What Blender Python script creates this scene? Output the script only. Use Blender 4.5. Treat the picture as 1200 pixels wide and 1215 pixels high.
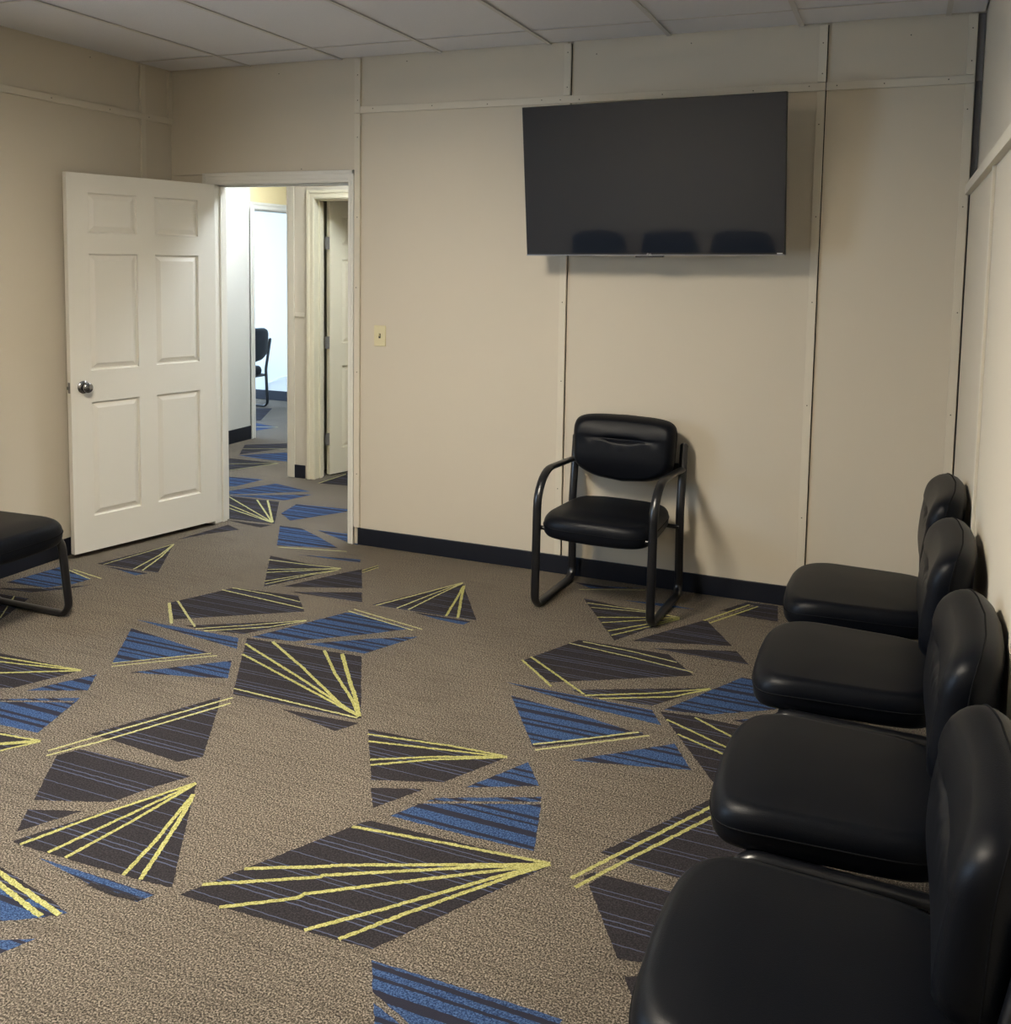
import bpy, bmesh, math, random
from mathutils import Vector, Matrix
rnd = random.Random(7)
scn = bpy.context.scene
for o in list(bpy.data.objects): bpy.data.objects.remove(o, do_unlink=True)
COL = scn.collection

# ------------------------------------------------------------------ camera
FPX, CX, CY = 1153.39, 600.0, 412.87          # focal length and principal point (px, frame 1200x1215)
YAW, PIT, ROL = 0.38839, -0.08918, 0.01628
CAM = Vector((1.7487, -4.7189, 1.6249))
_fw = Vector((-math.sin(YAW), math.cos(YAW), 0)); _rt = Vector((math.cos(YAW), math.sin(YAW), 0)); _up = Vector((0, 0, 1))
_f2 = _fw*math.cos(PIT) + _up*math.sin(PIT); _u2 = _up*math.cos(PIT) - _fw*math.sin(PIT)
C_R = _rt*math.cos(ROL) + _u2*math.sin(ROL); C_U = _u2*math.cos(ROL) - _rt*math.sin(ROL); C_F = _f2
cam = bpy.data.cameras.new('camera'); camo = bpy.data.objects.new('camera', cam); COL.objects.link(camo)
cam.sensor_fit = 'HORIZONTAL'; cam.sensor_width = 36.0; cam.lens = 36.0*FPX/1200.0
cam.shift_x = (600.0-CX)/1200.0; cam.shift_y = (CY-607.5)/1200.0
cam.clip_start = 0.03; cam.clip_end = 100
camo.matrix_world = Matrix(((C_R.x, C_U.x, -C_F.x, CAM.x), (C_R.y, C_U.y, -C_F.y, CAM.y), (C_R.z, C_U.z, -C_F.z, CAM.z), (0, 0, 0, 1)))
scn.camera = camo
def floor_at(u, v):
    d = C_F + C_R*((u-CX)/FPX) - C_U*((v-CY)/FPX)
    t = -CAM.z/d.z
    return (CAM.x+d.x*t, CAM.y+d.y*t)

# ------------------------------------------------------------------ world, exposure
SKY_STRENGTH = 15.0
LAMP = 66.0            # emission of the room's ceiling light
LAMP_HALL = 38.0
w = bpy.data.worlds.new('sky'); scn.world = w; w.use_nodes = True
bg = w.node_tree.nodes['Background']; bg.inputs[0].default_value = (0.52, 0.73, 1.0, 1); bg.inputs[1].default_value = SKY_STRENGTH
vs = scn.view_settings
vs.view_transform = 'Standard'; vs.look = 'None'; vs.gamma = 1.0; vs.use_curve_mapping = False
vs.exposure = 0.20

# ------------------------------------------------------------------ room measures
XL, XR, H = -2.376, 1.991, 2.713
YB = -5.15                                     # wall behind the camera
XRU = 2.016                                    # upper right wall, set back behind the lower panelling
XA, XB_, XC = -1.060, 0.151, 1.371             # right edges of the three wall battens
ZT = 2.419                                     # underside of the horizontal batten
DX0, DX1, DZ = -2.068, -1.136, 2.047           # door opening
HY0, HY1 = 0.12, 1.275                         # hall between the two walls
XCORR, XCOR = -3.62, -2.425                    # corridor going back

# ------------------------------------------------------------------ helpers
def srgb(r, g, b):
    f = lambda c: (c/255/12.92) if c/255 <= .04045 else ((c/255+.055)/1.055)**2.4
    return (f(r), f(g), f(b), 1)
def mat(name, col, rough=.6, spec=.5, metal=0, bump=0, bscale=200, var=0, vscale=3, coat=0):
    m = bpy.data.materials.new(name); m.use_nodes = True; nt = m.node_tree; N = nt.nodes; L = nt.links
    p = N['Principled BSDF']; p.inputs['Base Color'].default_value = col
    p.inputs['Roughness'].default_value = rough; p.inputs['Specular IOR Level'].default_value = spec; p.inputs['Metallic'].default_value = metal
    if coat: p.inputs['Coat Weight'].default_value = coat; p.inputs['Coat Roughness'].default_value = .15
    tc = N.new('ShaderNodeTexCoord')
    if var:
        n = N.new('ShaderNodeTexNoise'); n.inputs['Scale'].default_value = vscale; n.inputs['Detail'].default_value = 4
        L.new(tc.outputs['Object'], n.inputs['Vector'])
        mx = N.new('ShaderNodeMix'); mx.data_type = 'RGBA'
        mx.inputs[6].default_value = tuple(c*(1-var) for c in col[:3])+(1,); mx.inputs[7].default_value = tuple(min(1, c*(1+var)) for c in col[:3])+(1,)
        L.new(n.outputs[0], mx.inputs[0]); L.new(mx.outputs[2], p.inputs['Base Color'])
    if bump:
        n = N.new('ShaderNodeTexNoise'); n.inputs['Scale'].default_value = bscale; n.inputs['Detail'].default_value = 3
        L.new(tc.outputs['Object'], n.inputs['Vector'])
        b = N.new('ShaderNodeBump'); b.inputs['Strength'].default_value = bump; b.inputs['Distance'].default_value = .002
        L.new(n.outputs[0], b.inputs['Height']); L.new(b.outputs[0], p.inputs['Normal'])
    return m
def emit(name, col, s):
    m = bpy.data.materials.new(name); m.use_nodes = True; nt = m.node_tree
    nt.nodes.remove(nt.nodes['Principled BSDF'])
    e = nt.nodes.new('ShaderNodeEmission'); e.inputs[0].default_value = col; e.inputs[1].default_value = s
    nt.links.new(e.outputs[0], nt.nodes['Material Output'].inputs[0]); return m
def carpet(name, base, dark, light, stripes=None, ribs=0.0):
    """looped carpet: speckled yarn, optional woven stripes running along world X"""
    m = bpy.data.materials.new(name); m.use_nodes = True; nt = m.node_tree; N = nt.nodes; L = nt.links
    p = N['Principled BSDF']; p.inputs['Roughness'].default_value = .95; p.inputs['Specular IOR Level'].default_value = .12
    g = N.new('ShaderNodeNewGeometry')
    v = N.new('ShaderNodeTexNoise'); v.inputs['Scale'].default_value = 210; v.inputs['Detail'].default_value = 3; v.inputs['Roughness'].default_value = .75
    L.new(g.outputs['Position'], v.inputs['Vector'])
    r = N.new('ShaderNodeValToRGB'); e = r.color_ramp.elements
    e[0].position = .38; e[0].color = dark; e[1].position = .62; e[1].color = light
    k = e.new(.5); k.color = base
    L.new(v.outputs[0], r.inputs[0]); out = r.outputs[0]
    sep = N.new('ShaderNodeSeparateXYZ'); L.new(g.outputs['Position'], sep.inputs[0])
    if ribs:
        c = N.new('ShaderNodeCombineXYZ'); 
        mm = N.new('ShaderNodeMath'); mm.operation = 'MULTIPLY'; mm.inputs[1].default_value = .06
        L.new(sep.outputs[0], mm.inputs[0]); L.new(mm.outputs[0], c.inputs[0]); L.new(sep.outputs[1], c.inputs[1])
        n2 = N.new('ShaderNodeTexNoise'); n2.inputs['Scale'].default_value = 60; n2.inputs['Detail'].default_value = 2
        L.new(c.outputs[0], n2.inputs['Vector'])
        r2 = N.new('ShaderNodeValToRGB'); r2.color_ramp.elements[0].position = .36; r2.color_ramp.elements[1].position = .5
        r2.color_ramp.elements[0].color = (1-ribs,)*3+(1,); r2.color_ramp.elements[1].color = (1, 1, 1, 1)
        L.new(n2.outputs[0], r2.inputs[0])
        mx = N.new('ShaderNodeMix'); mx.data_type = 'RGBA'; mx.blend_type = 'MULTIPLY'; mx.inputs[0].default_value = 1
        L.new(out, mx.inputs[6]); L.new(r2.outputs[0], mx.inputs[7]); out = mx.outputs[2]
    if stripes:
        scol, period, cuts = stripes
        wob = N.new('ShaderNodeTexNoise'); wob.inputs['Scale'].default_value = 40; L.new(g.outputs['Position'], wob.inputs['Vector'])
        a = N.new('ShaderNodeMath'); a.operation = 'MULTIPLY_ADD'; a.inputs[1].default_value = .006; L.new(wob.outputs[0], a.inputs[0]); L.new(sep.outputs[1], a.inputs[2])
        d = N.new('ShaderNodeMath'); d.operation = 'DIVIDE'; d.inputs[1].default_value = period; L.new(a.outputs[0], d.inputs[0])
        fr = N.new('ShaderNodeMath'); fr.operation = 'FRACT'; L.new(d.outputs[0], fr.inputs[0])
        cr = N.new('ShaderNodeValToRGB'); cr.color_ramp.interpolation = 'CONSTANT'; el = cr.color_ramp.elements
        el[0].position = 0; el[0].color = (0, 0, 0, 1); el[1].position = cuts[0][0]; el[1].color = (1, 1, 1, 1)
        for i, (s0, s1) in enumerate(cuts):
            if i: q = el.new(s0); q.color = (1, 1, 1, 1)
            q = el.new(s1); q.color = (0, 0, 0, 1)
        L.new(fr.outputs[0], cr.inputs[0])
        mx = N.new('ShaderNodeMix'); mx.data_type = 'RGBA'; mx.inputs[7].default_value = scol
        L.new(cr.outputs[0], mx.inputs[0]); L.new(out, mx.inputs[6]); out = mx.outputs[2]
    # broad wear
    n3 = N.new('ShaderNodeTexNoise'); n3.inputs['Scale'].default_value = 1.7; n3.inputs['Detail'].default_value = 3; L.new(g.outputs['Position'], n3.inputs['Vector'])
    r3 = N.new('ShaderNodeValToRGB'); r3.color_ramp.elements[0].position = .3; r3.color_ramp.elements[0].color = (.86,)*3+(1,); r3.color_ramp.elements[1].position = .65; r3.color_ramp.elements[1].color = (1, 1, 1, 1)
    L.new(n3.outputs[0], r3.inputs[0])
    mx = N.new('ShaderNodeMix'); mx.data_type = 'RGBA'; mx.blend_type = 'MULTIPLY'; mx.inputs[0].default_value = 1
    L.new(out, mx.inputs[6]); L.new(r3.outputs[0], mx.inputs[7]); out = mx.outputs[2]
    L.new(out, p.inputs['Base Color'])
    b = N.new('ShaderNodeBump'); b.inputs['Strength'].default_value = .55; b.inputs['Distance'].default_value = .004
    L.new(v.outputs[0], b.inputs['Height']); L.new(b.outputs[0], p.inputs['Normal'])
    return m

M = {}
M['wall'] = mat('wall_paint', srgb(206, 197, 180), .75, .3, bump=.12, bscale=350, var=.02, vscale=2)
M['trimpaint'] = mat('batten_paint', srgb(212, 204, 187), .6, .4, bump=.1, bscale=120, var=.03, vscale=9)
M['white'] = mat('white_door_paint', srgb(224, 221, 212), .42, .45, bump=.05, bscale=250)
M['cream'] = mat('cream_door_paint', srgb(224, 216, 192), .45, .45)
M['ceil'] = mat('ceiling_tile', srgb(218, 217, 220), .95, .1, bump=.6, bscale=160, var=.03, vscale=60)
M['rail'] = mat('ceiling_rail', srgb(200, 196, 192), .5, .4)
M['plenum'] = mat('plenum_dark', srgb(40, 38, 36), .9, .1)
M['post'] = mat('grey_post', srgb(112, 110, 110), .8, .2, var=.1, vscale=20)
M['post2'] = mat('dark_grey_post', srgb(100, 100, 104), .8, .2, var=.2, vscale=20)
M['rubber'] = mat('black_rubber_base', srgb(18, 22, 33), .45, .4)
M['leather'] = mat('black_leather', srgb(9, 12, 19), .40, .16, bump=.16, bscale=420)
M['seam'] = mat('black_seam', srgb(10, 11, 15), .8, .15)
M['frame'] = mat('black_tube', srgb(18, 19, 23), .28, .6)
M['screen'] = mat('tv_screen', srgb(31, 36, 46), .05, .5)
M['screen'].node_tree.nodes['Principled BSDF'].inputs['IOR'].default_value = 1.5
M['tvblack'] = mat('tv_black', srgb(14, 15, 18), .35, .5)
M['silver'] = mat('tv_silver', srgb(150, 152, 158), .35, .5, metal=.8)
M['logo'] = mat('tv_logo_white', srgb(225, 225, 230), .5, .4)
M['chrome'] = mat('chrome', srgb(150, 150, 152), .16, .5, metal=1)
M['nickel'] = mat('hinge_nickel', srgb(120, 118, 114), .4, .5, metal=.3)
M['ivory'] = mat('ivory_plastic', srgb(214, 203, 160), .35, .5)
M['hole'] = mat('dark_screw', srgb(50, 45, 40), .6, .3)
M['lampframe'] = mat('lamp_frame', srgb(225, 225, 222), .4, .4)
M['lamp'] = emit('lamp_diffuser', (1.0, .90, .74, 1), LAMP)
M['lamp_hall'] = emit('hall_lamp_diffuser', (.86, .94, 1.0, 1), LAMP_HALL)
M['glass'] = mat('window_glass', (1, 1, 1, 1), .0, .5)
M['glass'].node_tree.nodes['Principled BSDF'].inputs['Transmission Weight'].default_value = 1
M['wallwhite'] = mat('far_room_paint', srgb(214, 212, 206), .75, .3, bump=.1, bscale=300)
M['paleyellow'] = mat('pale_yellow', srgb(232, 214, 166), .7, .3)
M['cord'] = mat('white_cord', srgb(225, 228, 230), .5, .4)
BR = (srgb(97, 89, 79), srgb(36, 32, 29), srgb(165, 154, 140))
M['brown'] = carpet('carpet_brown', *BR, ribs=.16)
M['c'] = carpet('carpet_charcoal', srgb(47, 44, 47), srgb(34, 32, 34), srgb(60, 56, 59),
                stripes=(srgb(82, 88, 112), .244, [(.10, .113), (.17, .183), (.42, .433), (.66, .673), (.73, .743), (.83, .843)]))
M['b'] = carpet('carpet_blue', srgb(52, 74, 112), srgb(30, 46, 78), srgb(78, 104, 144),
                stripes=(srgb(44, 44, 56), .236, [(.08, .15), (.22, .28), (.45, .56), (.68, .72), (.80, .86)]))
M['y'] = carpet('carpet_yellow', srgb(170, 166, 102), srgb(128, 126, 72), srgb(196, 192, 134))
M['w'] = carpet('carpet_pale_yellow', srgb(178, 175, 122), srgb(138, 135, 88), srgb(200, 196, 152))

class MB:
    """collects simple shapes into one bmesh"""
    def __init__(s): s.bm = bmesh.new()
    def box(s, a, b, mi=0):
        a, b = [min(p, q) for p, q in zip(a, b)], [max(p, q) for p, q in zip(a, b)]
        v = [s.bm.verts.new((x, y, z)) for x in (a[0], b[0]) for y in (a[1], b[1]) for z in (a[2], b[2])]
        for f in ((0, 1, 3, 2), (4, 6, 7, 5), (0, 4, 5, 1), (2, 3, 7, 6), (0, 2, 6, 4), (1, 5, 7, 3)):
            s.bm.faces.new([v[i] for i in f]).material_index = mi
        return s
    def loft(s, rings, cap0=True, cap1=True, closed=True):
        vs = [[s.bm.verts.new(p) for p in r] for r in rings]; n = len(rings[0])
        for a, b in zip(vs[:-1], vs[1:]):
            for i in range(n if closed else n-1):
                s.bm.faces.new((a[i], a[(i+1) % n], b[(i+1) % n], b[i]))
        if cap0: s.bm.faces.new(vs[0][::-1])
        if cap1: s.bm.faces.new(vs[-1])
        return s
    def cyl(s, p, q, r, n=16, r2=None):
        p, q = Vector(p), Vector(q); d = (q-p).normalized(); u = d.orthogonal().normalized(); v = d.cross(u)
        ring = lambda c, rr: [tuple(c+u*rr*math.cos(2*math.pi*i/n)+v*rr*math.sin(2*math.pi*i/n)) for i in range(n)]
        return s.loft([ring(p, r), ring(q, r if r2 is None else r2)])
    def lathe(s, p, axis, prof, n=24):
        p = Vector(p); d = Vector(axis).normalized(); u = d.orthogonal().normalized(); v = d.cross(u)
        return s.loft([[tuple(p+d*h+u*r*math.cos(2*math.pi*i/n)+v*r*math.sin(2*math.pi*i/n)) for i in range(n)] for r, h in prof])
    def sweep(s, pts, side, a, b, n=14):
        """elliptical tube along a planar path; a = radius along 'side', b = radius in the plane"""
        side = Vector(side).normalized(); P = [Vector(p) for p in pts]; rings = []
        for i, p in enumerate(P):
            t = ((P[min(i+1, len(P)-1)]-P[max(i-1, 0)])).normalized(); nrm = t.cross(side).normalized()
            for q, off in ([(.35, -.95), (.75, -.65)] if i == 0 else [])+[(1, 0)]+([(.75, .65), (.35, .95)] if i == len(P)-1 else []):
                c = p+t*b*off
                rings.append([tuple(c+side*a*q*math.cos(2*math.pi*k/n)+nrm*b*q*math.sin(2*math.pi*k/n)) for k in range(n)])
        return s.loft(rings)
    def tube(s, pts, r, n=8, closed=False):
        P = [Vector(p) for p in pts]; rings = []; m = len(P); u = None
        for i, p in enumerate(P):
            t = (P[(i+1) % m]-P[i-1]) if closed else (P[min(i+1, m-1)]-P[max(i-1, 0)])
            t.normalize(); u = t.orthogonal().normalized() if u is None else (u-t*u.dot(t)).normalized()
            v = t.cross(u); rings.append([tuple(p+u*r*math.cos(2*math.pi*k/n)+v*r*math.sin(2*math.pi*k/n)) for k in range(n)])
        if closed: rings.append(rings[0]); return s.loft(rings, False, False)
        return s.loft(rings)
    def build(s, name, m, parent=None, smooth=False, bevel=0, merge=False):
        if merge: bmesh.ops.remove_doubles(s.bm, verts=s.bm.verts, dist=1e-5)
        bmesh.ops.recalc_face_normals(s.bm, faces=s.bm.faces)
        me = bpy.data.meshes.new(name); s.bm.to_mesh(me); s.bm.free()
        for x in (m if isinstance(m, (list, tuple)) else [m]): me.materials.append(x if not isinstance(x, str) else M[x])
        o = bpy.data.objects.new(name, me); COL.objects.link(o)
        if parent: o.parent = parent
        if smooth:
            for f in me.polygons: f.use_smooth = True
            if smooth != 'all': me.set_sharp_from_angle(angle=math.radians(40))
        if bevel:
            b = o.modifiers.new('bevel', 'BEVEL'); b.width = bevel; b.segments = 2; b.limit_method = 'ANGLE'
        return o
def tag(o, label=None, cat=None, group=None, kind=None):
    for k, v in (('label', label), ('category', cat), ('group', group), ('kind', kind)):
        if v: o[k] = v
    return o
def empty(name, loc=(0, 0, 0), rz=0):
    o = bpy.data.objects.new(name, None); COL.objects.link(o); o.location = loc; o.rotation_euler = (0, 0, rz); o.empty_display_size = .1
    return o
def box(name, a, b, m, parent=None, bevel=0): return MB().box(a, b).build(name, m, parent, bevel=bevel)
def struct(o, label): return tag(o, label, kind='structure')
def copy_tree(o, parent=None):
    c = o.copy(); COL.objects.link(c); c.parent = parent
    for ch in o.children: copy_tree(ch, c)
    return c
def share(src, name, parent, loc, scale=(1, 1, 1), rot=(0, 0, 0)):
    o = bpy.data.objects.new(name, src.data); COL.objects.link(o); o.parent = parent; o.location = loc; o.scale = scale; o.rotation_euler = rot
    return o

# ================================================================== FLOOR
fl = box('floor', (-7.2, YB-.1, -.05), (2.3, 5.2, 0), 'brown'); struct(fl, 'brown speckled carpet with charcoal, blue and yellow angular shapes')
REG = {'P': (0, 0, 1), '1': (0, 740, 5), '2': (0, 940, 4.42), '3': (200, 680, 5), '4': (420, 840, 4.615), '5': (420, 680, 4.615), '6': (590, 690, 3.75),
       '7': (640, 930, 4.263), '8': (200, 960, 4.615), '9': (260, 560, 6.667), 'H': (260, 480, 6.667), 'D': (80, 610, 5.4545), 'B': (400, 850, 2.4), 'L': (0, 560, 5.525)}
def fp(reg, p):
    x0, y0, s = REG[reg]; return floor_at(x0+p[0]/s, y0+p[1]/s)
# (region, colour, outline, [(line colour, [points], width m)])
A3 = (1132, 852)
SH = [
 ('1', 'c', [(-120, 150), (0, 175), (478, 276), (380, 305), (85, 380), (-120, 385)], [('y', [(-100, 183), (0, 200), (480, 276)], .011), ('y', [(-100, 212), (0, 227), (480, 279)], .011), ('y', [(-100, 302), (0, 293), (480, 280)], .013)]),
 ('1', 'b', [(155, 398), (575, 300), (520, 397)], []),
 ('1', 'b', [(-150, 450), (475, 440), (440, 472), (225, 648), (0, 600), (-150, 560)], [('brown', [(-150, 464), (0, 461), (440, 464)], .014)]),
 ('1', 'c', [(-150, 600), (0, 640), (240, 696), (0, 758), (-150, 800)], [('y', [(-150, 620), (0, 655), (240, 697)], .012), ('y', [(-150, 728), (0, 715), (240, 698)], .022), ('y', [(-150, 790), (0, 755), (240, 700)], .012)]),
 ('1', 'b', [(780, 28), (1235, 172), (665, 235)], [('c', [(668, 238), (1260, 178)], .012), ('w', [(665, 236), (1255, 177)], .008), ('w', [(660, 255), (1288, 191)], .008)]),
 ('1', 'b', [(770, 290), (1375, 220), (1352, 325), (1190, 318)], []),
 ('P', 'b', [(161, 735), (283, 757), (281, 770)], []),
 ('P', 'c', [(107, 871), (262, 827), (259, 840), (241, 898), (211, 904), (132, 878)], [('w', [(57, 891), (150, 864), (276, 828)], .012), ('w', [(55, 897), (130, 877), (274, 834.5)], .012)]),
 ('1', 'c', [(360, 750), (425, 728), (423, 742), (366, 757)], []),
 ('1', 'c', [(475, 745), (1138, 905), (945, 960), (655, 1060), (200, 1047), (337, 782)], []),
 ('2', 'c', [(65, 257), (1034, -55), (1015, 20), (903, 500), (735, 462), (100, 276)], [('y', [(105, 275), (525, 118), (1028, -48)], .013), ('y', [(252, 318), (610, 150), (1028, -45)], .013), ('y', [(342, 345), (690, 155), (1026, -42)], .013), ('y', [(645, 437), (800, 275), (930, 115), (1016, 12)], .014), ('y', [(737, 460), (850, 285), (940, 150), (1016, 12)], .015)]),
 ('2', 'c', [(145, 92), (432, 99), (86, 209)], []),
 ('2', 'b', [(205, 345), (815, 537), (720, 576), (470, 482)], [('c', [(470, 480), (600, 535), (735, 566)], .016)]),
 ('2', 'b', [(-250, 230), (0, 395), (355, 634), (200, 660), (0, 678), (-250, 690)], [('c', [(-250, 245), (0, 412), (300, 610)], .022), ('c', [(-250, 290), (0, 458), (150, 560)], .022), ('y', [(-250, 255), (0, 425), (312, 645)], .017), ('y', [(-250, 315), (0, 487), (215, 652)], .017)]),
 ('2', 'b', [(-150, 780), (0, 776), (190, 768), (0, 848), (-150, 910)], []),
 ('P', 'c', [(213, 1062), (300, 1027), (430, 976), (440, 974), (655, 1026), (560, 1070), (441, 1127)], [('y', [(418, 981), (530, 1001), (653, 1025)], .013), ('y', [(290, 1031), (392, 1028.5), (394, 1027), (653, 1026)], .014), ('y', [(240, 1050), (380, 1041), (383, 1039), (554, 1030), (653, 1026)], .014), ('y', [(260, 1077), (352, 1066), (362, 1061), (460, 1049), (593, 1033), (653, 1026)], .014), ('y', [(361, 1104), (455, 1079), (604, 1037), (653, 1026)], .014), ('y', [(402, 1115), (480, 1085), (615, 1037), (653, 1026)], .014)]),
 ('4', 'c', [(78, 117), (845, 268), (640, 350), (490, 408), (95, 395)], [('y', [(76, 145), (540, 210), (840, 268)], .012), ('y', [(80, 184), (520, 233), (840, 271)], .012), ('y', [(88, 285), (430, 269), (840, 269)], .013), ('y', [(90, 314), (430, 284), (840, 272)], .013)]),
 ('4', 'c', [(95, 438), (387, 445), (103, 549)], []),
 ('4', 'b', [(610, 436), (955, 297), (1016, 428)], []),
 ('4', 'b', [(198, 592), (445, 494), (1028, 488), (1022, 560), (985, 785), (640, 705)], [('brown', [(330, 520), (600, 519), (1030, 523)], .016)]),
 ('P', 'b', [(441, 1139), (560, 1176), (668, 1210), (640, 1245), (520, 1245), (442, 1177)], []),
 ('P', 'b', [(443, 1190), (495, 1232), (446, 1232)], []),
 ('7', 'c', [(308, 348), (870, 78), (1180, -60), (1150, 250), (1023, 350), (740, 488), (460, 405)], [('y', [(160, 480), (870, 118), (1120, -5)], .013), ('y', [(180, 525), (420, 400), (876, 168), (1150, 40)], .013)]),
 ('7', 'c', [(225, 468), (285, 447), (287, 462), (230, 483)], []),
 ('7', 'c', [(250, 508), (325, 463), (680, 550), (900, 600), (800, 800), (510, 905), (395, 885)], []),
 ('7', 'c', [(430, 975), (620, 975), (600, 1150), (465, 1070)], []),
 ('6', 'c', [(113, 352), (365, 260), (765, 325), (874, 419), (235, 450)], [('w', [(320, 275), (600, 338), (872, 405)], .009), ('w', [(382, 268), (600, 312), (800, 361)], .009), ('y', [(110, 350), (180, 410), (241, 468)], .012), ('y', [(150, 336), (270, 420), (388, 503)], .012)]),
 ('6', 'c', [(330, 482), (955, 474), (690, 553), (390, 507)], [('y', [(390, 508), (700, 498), (950, 478)], .012), ('y', [(455, 522), (780, 514), (950, 479)], .012)]),
 ('6', 'b', [(36, 447), (690, 573), (730, 640), (400, 560)], []),
 ('6', 'b', [(62, 508), (330, 582), (605, 668), (160, 735)], [('c', [(165, 733), (650, 678)], .02), ('w', [(160, 726), (400, 700), (630, 671)], .011), ('w', [(170, 751), (400, 722), (678, 687)], .011)]),
 ('6', 'b', [(320, 797), (790, 722), (864, 839), (600, 820)], []),
 ('6', 'c', [(725, 578), (880, 600), (1110, 648), (1300, 720), (1150, 960), (960, 893)], [('y', [(755, 615), (1035, 746), (1170, 805)], .011), ('y', [(803, 680), (1020, 775), (1130, 820)], .011), ('y', [(880, 606), (1065, 703), (1210, 770)], .011)]),
 ('6', 'b', [(742, 571), (1092, 427), (1320, 470), (1240, 570), (940, 593)], []),
 ('6', 'b', [(1050, 618), (1210, 603), (1230, 660)], []),
 ('6', 'c', [(598, 265), (930, 170), (1046, 288)], []),
 ('6', 'c', [(683, 297), (1065, 310), (1122, 371)], []),
 ('6', 'c', [(385, 75), (600, 122), (812, 161), (522, 264)], [('w', [(402, 96), (660, 132), (812, 160)], .010), ('w', [(418, 116), (660, 137), (812, 161)], .008), ('y', [(445, 160), (812, 162)], .012), ('y', [(465, 184), (812, 164)], .010), ('y', [(493, 221), (812, 166)], .012), ('y', [(508, 241), (812, 169)], .010)]),
 ('6', 'b', [(340, 2), (480, 22), (660, 30), (420, 30)], [('w', [(365, 36), (660, 39)], .008)]),
 ('6', 'b', [(555, 82), (750, 100), (880, 124), (740, 112)], []),
 ('6', 'c', [(970, 138), (1112, 92), (1250, 110), (1250, 180), (1060, 150), (1010, 130)], [('y', [(920, 175), (1125, 104)], .012), ('brown', [(935, 180), (1142, 108)], .014), ('y', [(945, 186), (1162, 112)], .012)]),
 ('5', 'c', [(100, 173), (596, 53), (672, 258), (430, 225)], [('w', [(120, 178), (380, 110), (596, 53)], .011), ('w', [(235, 193), (450, 108), (596, 55)], .010), ('w', [(298, 201), (480, 110), (596, 57)], .010), ('y', [(505, 236), (570, 128), (601, 70)], .013), ('y', [(570, 246), (590, 130), (603, 70)], .015)]),
 ('5', 'b', [(325, 213), (640, 265), (600, 283), (450, 252)], []),
 ('P', 'b', [(298, 756), (410, 727), (424, 727), (488, 746), (440, 752), (350, 761)], [('brown', [(424, 725), (496, 747)], .014), ('w', [(413, 725), (490, 748)], .010), ('w', [(420, 723), (501, 747)], .010)]),
 ('P', 'b', [(362, 764), (440, 758), (496, 755.5), (433, 775.5)], []),
 ('3', 'c', [(465, 385), (1145, 495), (1143, 862), (1100, 866), (380, 718)], [('y', [(455, 420), (760, 610), A3], .013), ('y', [(440, 482), (720, 632), A3], .013), ('y', [(618, 408), (800, 565), (1010, 770), A3], .014), ('y', [(925, 460), (990, 600), (1085, 745), A3], .014), ('y', [(1030, 480), (1075, 640), (1110, 740), A3], .018), ('w', [(388, 686), (760, 775), (1120, 860)], .010)]),
 ('3', 'c', [(665, 805), (1127, 891), (1060, 915), (990, 938)], []),
 ('3', 'c', [(8, 176), (385, 88), (770, 135), (806, 228), (30, 275)], [('w', [(318, 100), (560, 155), (800, 210)], .010), ('w', [(380, 88), (600, 128), (782, 172)], .009), ('w', [(4, 178), (18, 300)], .016), ('w', [(55, 166), (100, 235), (157, 319)], .012)]),
 ('3', 'c', [(100, 312), (818, 281), (700, 312), (440, 362), (170, 328)], [('w', [(160, 331), (480, 310), (818, 281)], .010), ('w', [(212, 345), (600, 320), (818, 284)], .010)]),
 ('9', 'c', [(405, 662), (700, 725), (960, 764), (700, 835), (355, 908)], [('w', [(395, 695), (700, 735), (965, 764)], .010), ('w', [(385, 772), (965, 765)], .010), ('w', [(375, 796), (965, 767)], .010), ('w', [(360, 865), (700, 810), (950, 775)], .009), ('w', [(365, 888), (720, 815), (950, 780)], .009), ('brown', [(370, 912), (800, 825), (960, 775)], .012)]),
 ('9', 'c', [(500, 908), (1000, 795), (1130, 770), (1132, 920)], []),
 ('3', 'c', [(715, 112), (1147, 115), (1150, 173), (950, 145)], []),
 ('9', 'c', [(1132, 782), (1200, 757), (1260, 740), (1262, 748), (1140, 795)], [('y', [(1132, 782), (1260, 741)], .008), ('y', [(1134, 796), (1262, 756)], .008)]),
 ('9', 'b', [(600, 652), (1120, 693), (1118, 716), (900, 690)], []),
 ('9', 'b', [(482, 425), (660, 450), (800, 520), (945, 604), (458, 582)], [('w', [(470, 596), (1010, 630)], .010)]),
 ('9', 'b', [(488, 330), (612, 255), (1080, 300), (1005, 316), (562, 386), (520, 350)], []),
 ('9', 'b', [(775, 460), (1100, 500), (1100, 580), (1005, 552)], []),
 ('9', 'c', [(-60, 180), (75, 190), (475, 236), (440, 412), (75, 370), (-60, 350)], [('w', [(-60, 130), (75, 195), (420, 398)], .012), ('w', [(-60, 220), (75, 258), (420, 400)], .012), ('w', [(-60, 245), (75, 286), (420, 402)], .012), ('w', [(300, 221), (420, 398)], .013), ('w', [(385, 226), (424, 398)], .015)]),
 ('9', 'c', [(60, 378), (250, 405), (420, 420), (330, 440), (200, 415)], []),
 ('9', 'b', [(-60, 180), (80, 150), (450, 92), (720, 155), (300, 172), (80, 178)], []),
 ('9', 'b', [(75, 186), (400, 183), (745, 178), (520, 226)], []),
 ('9', 'b', [(-60, 30), (80, 38), (350, 60), (140, 112), (-60, 120)], []),
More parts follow.
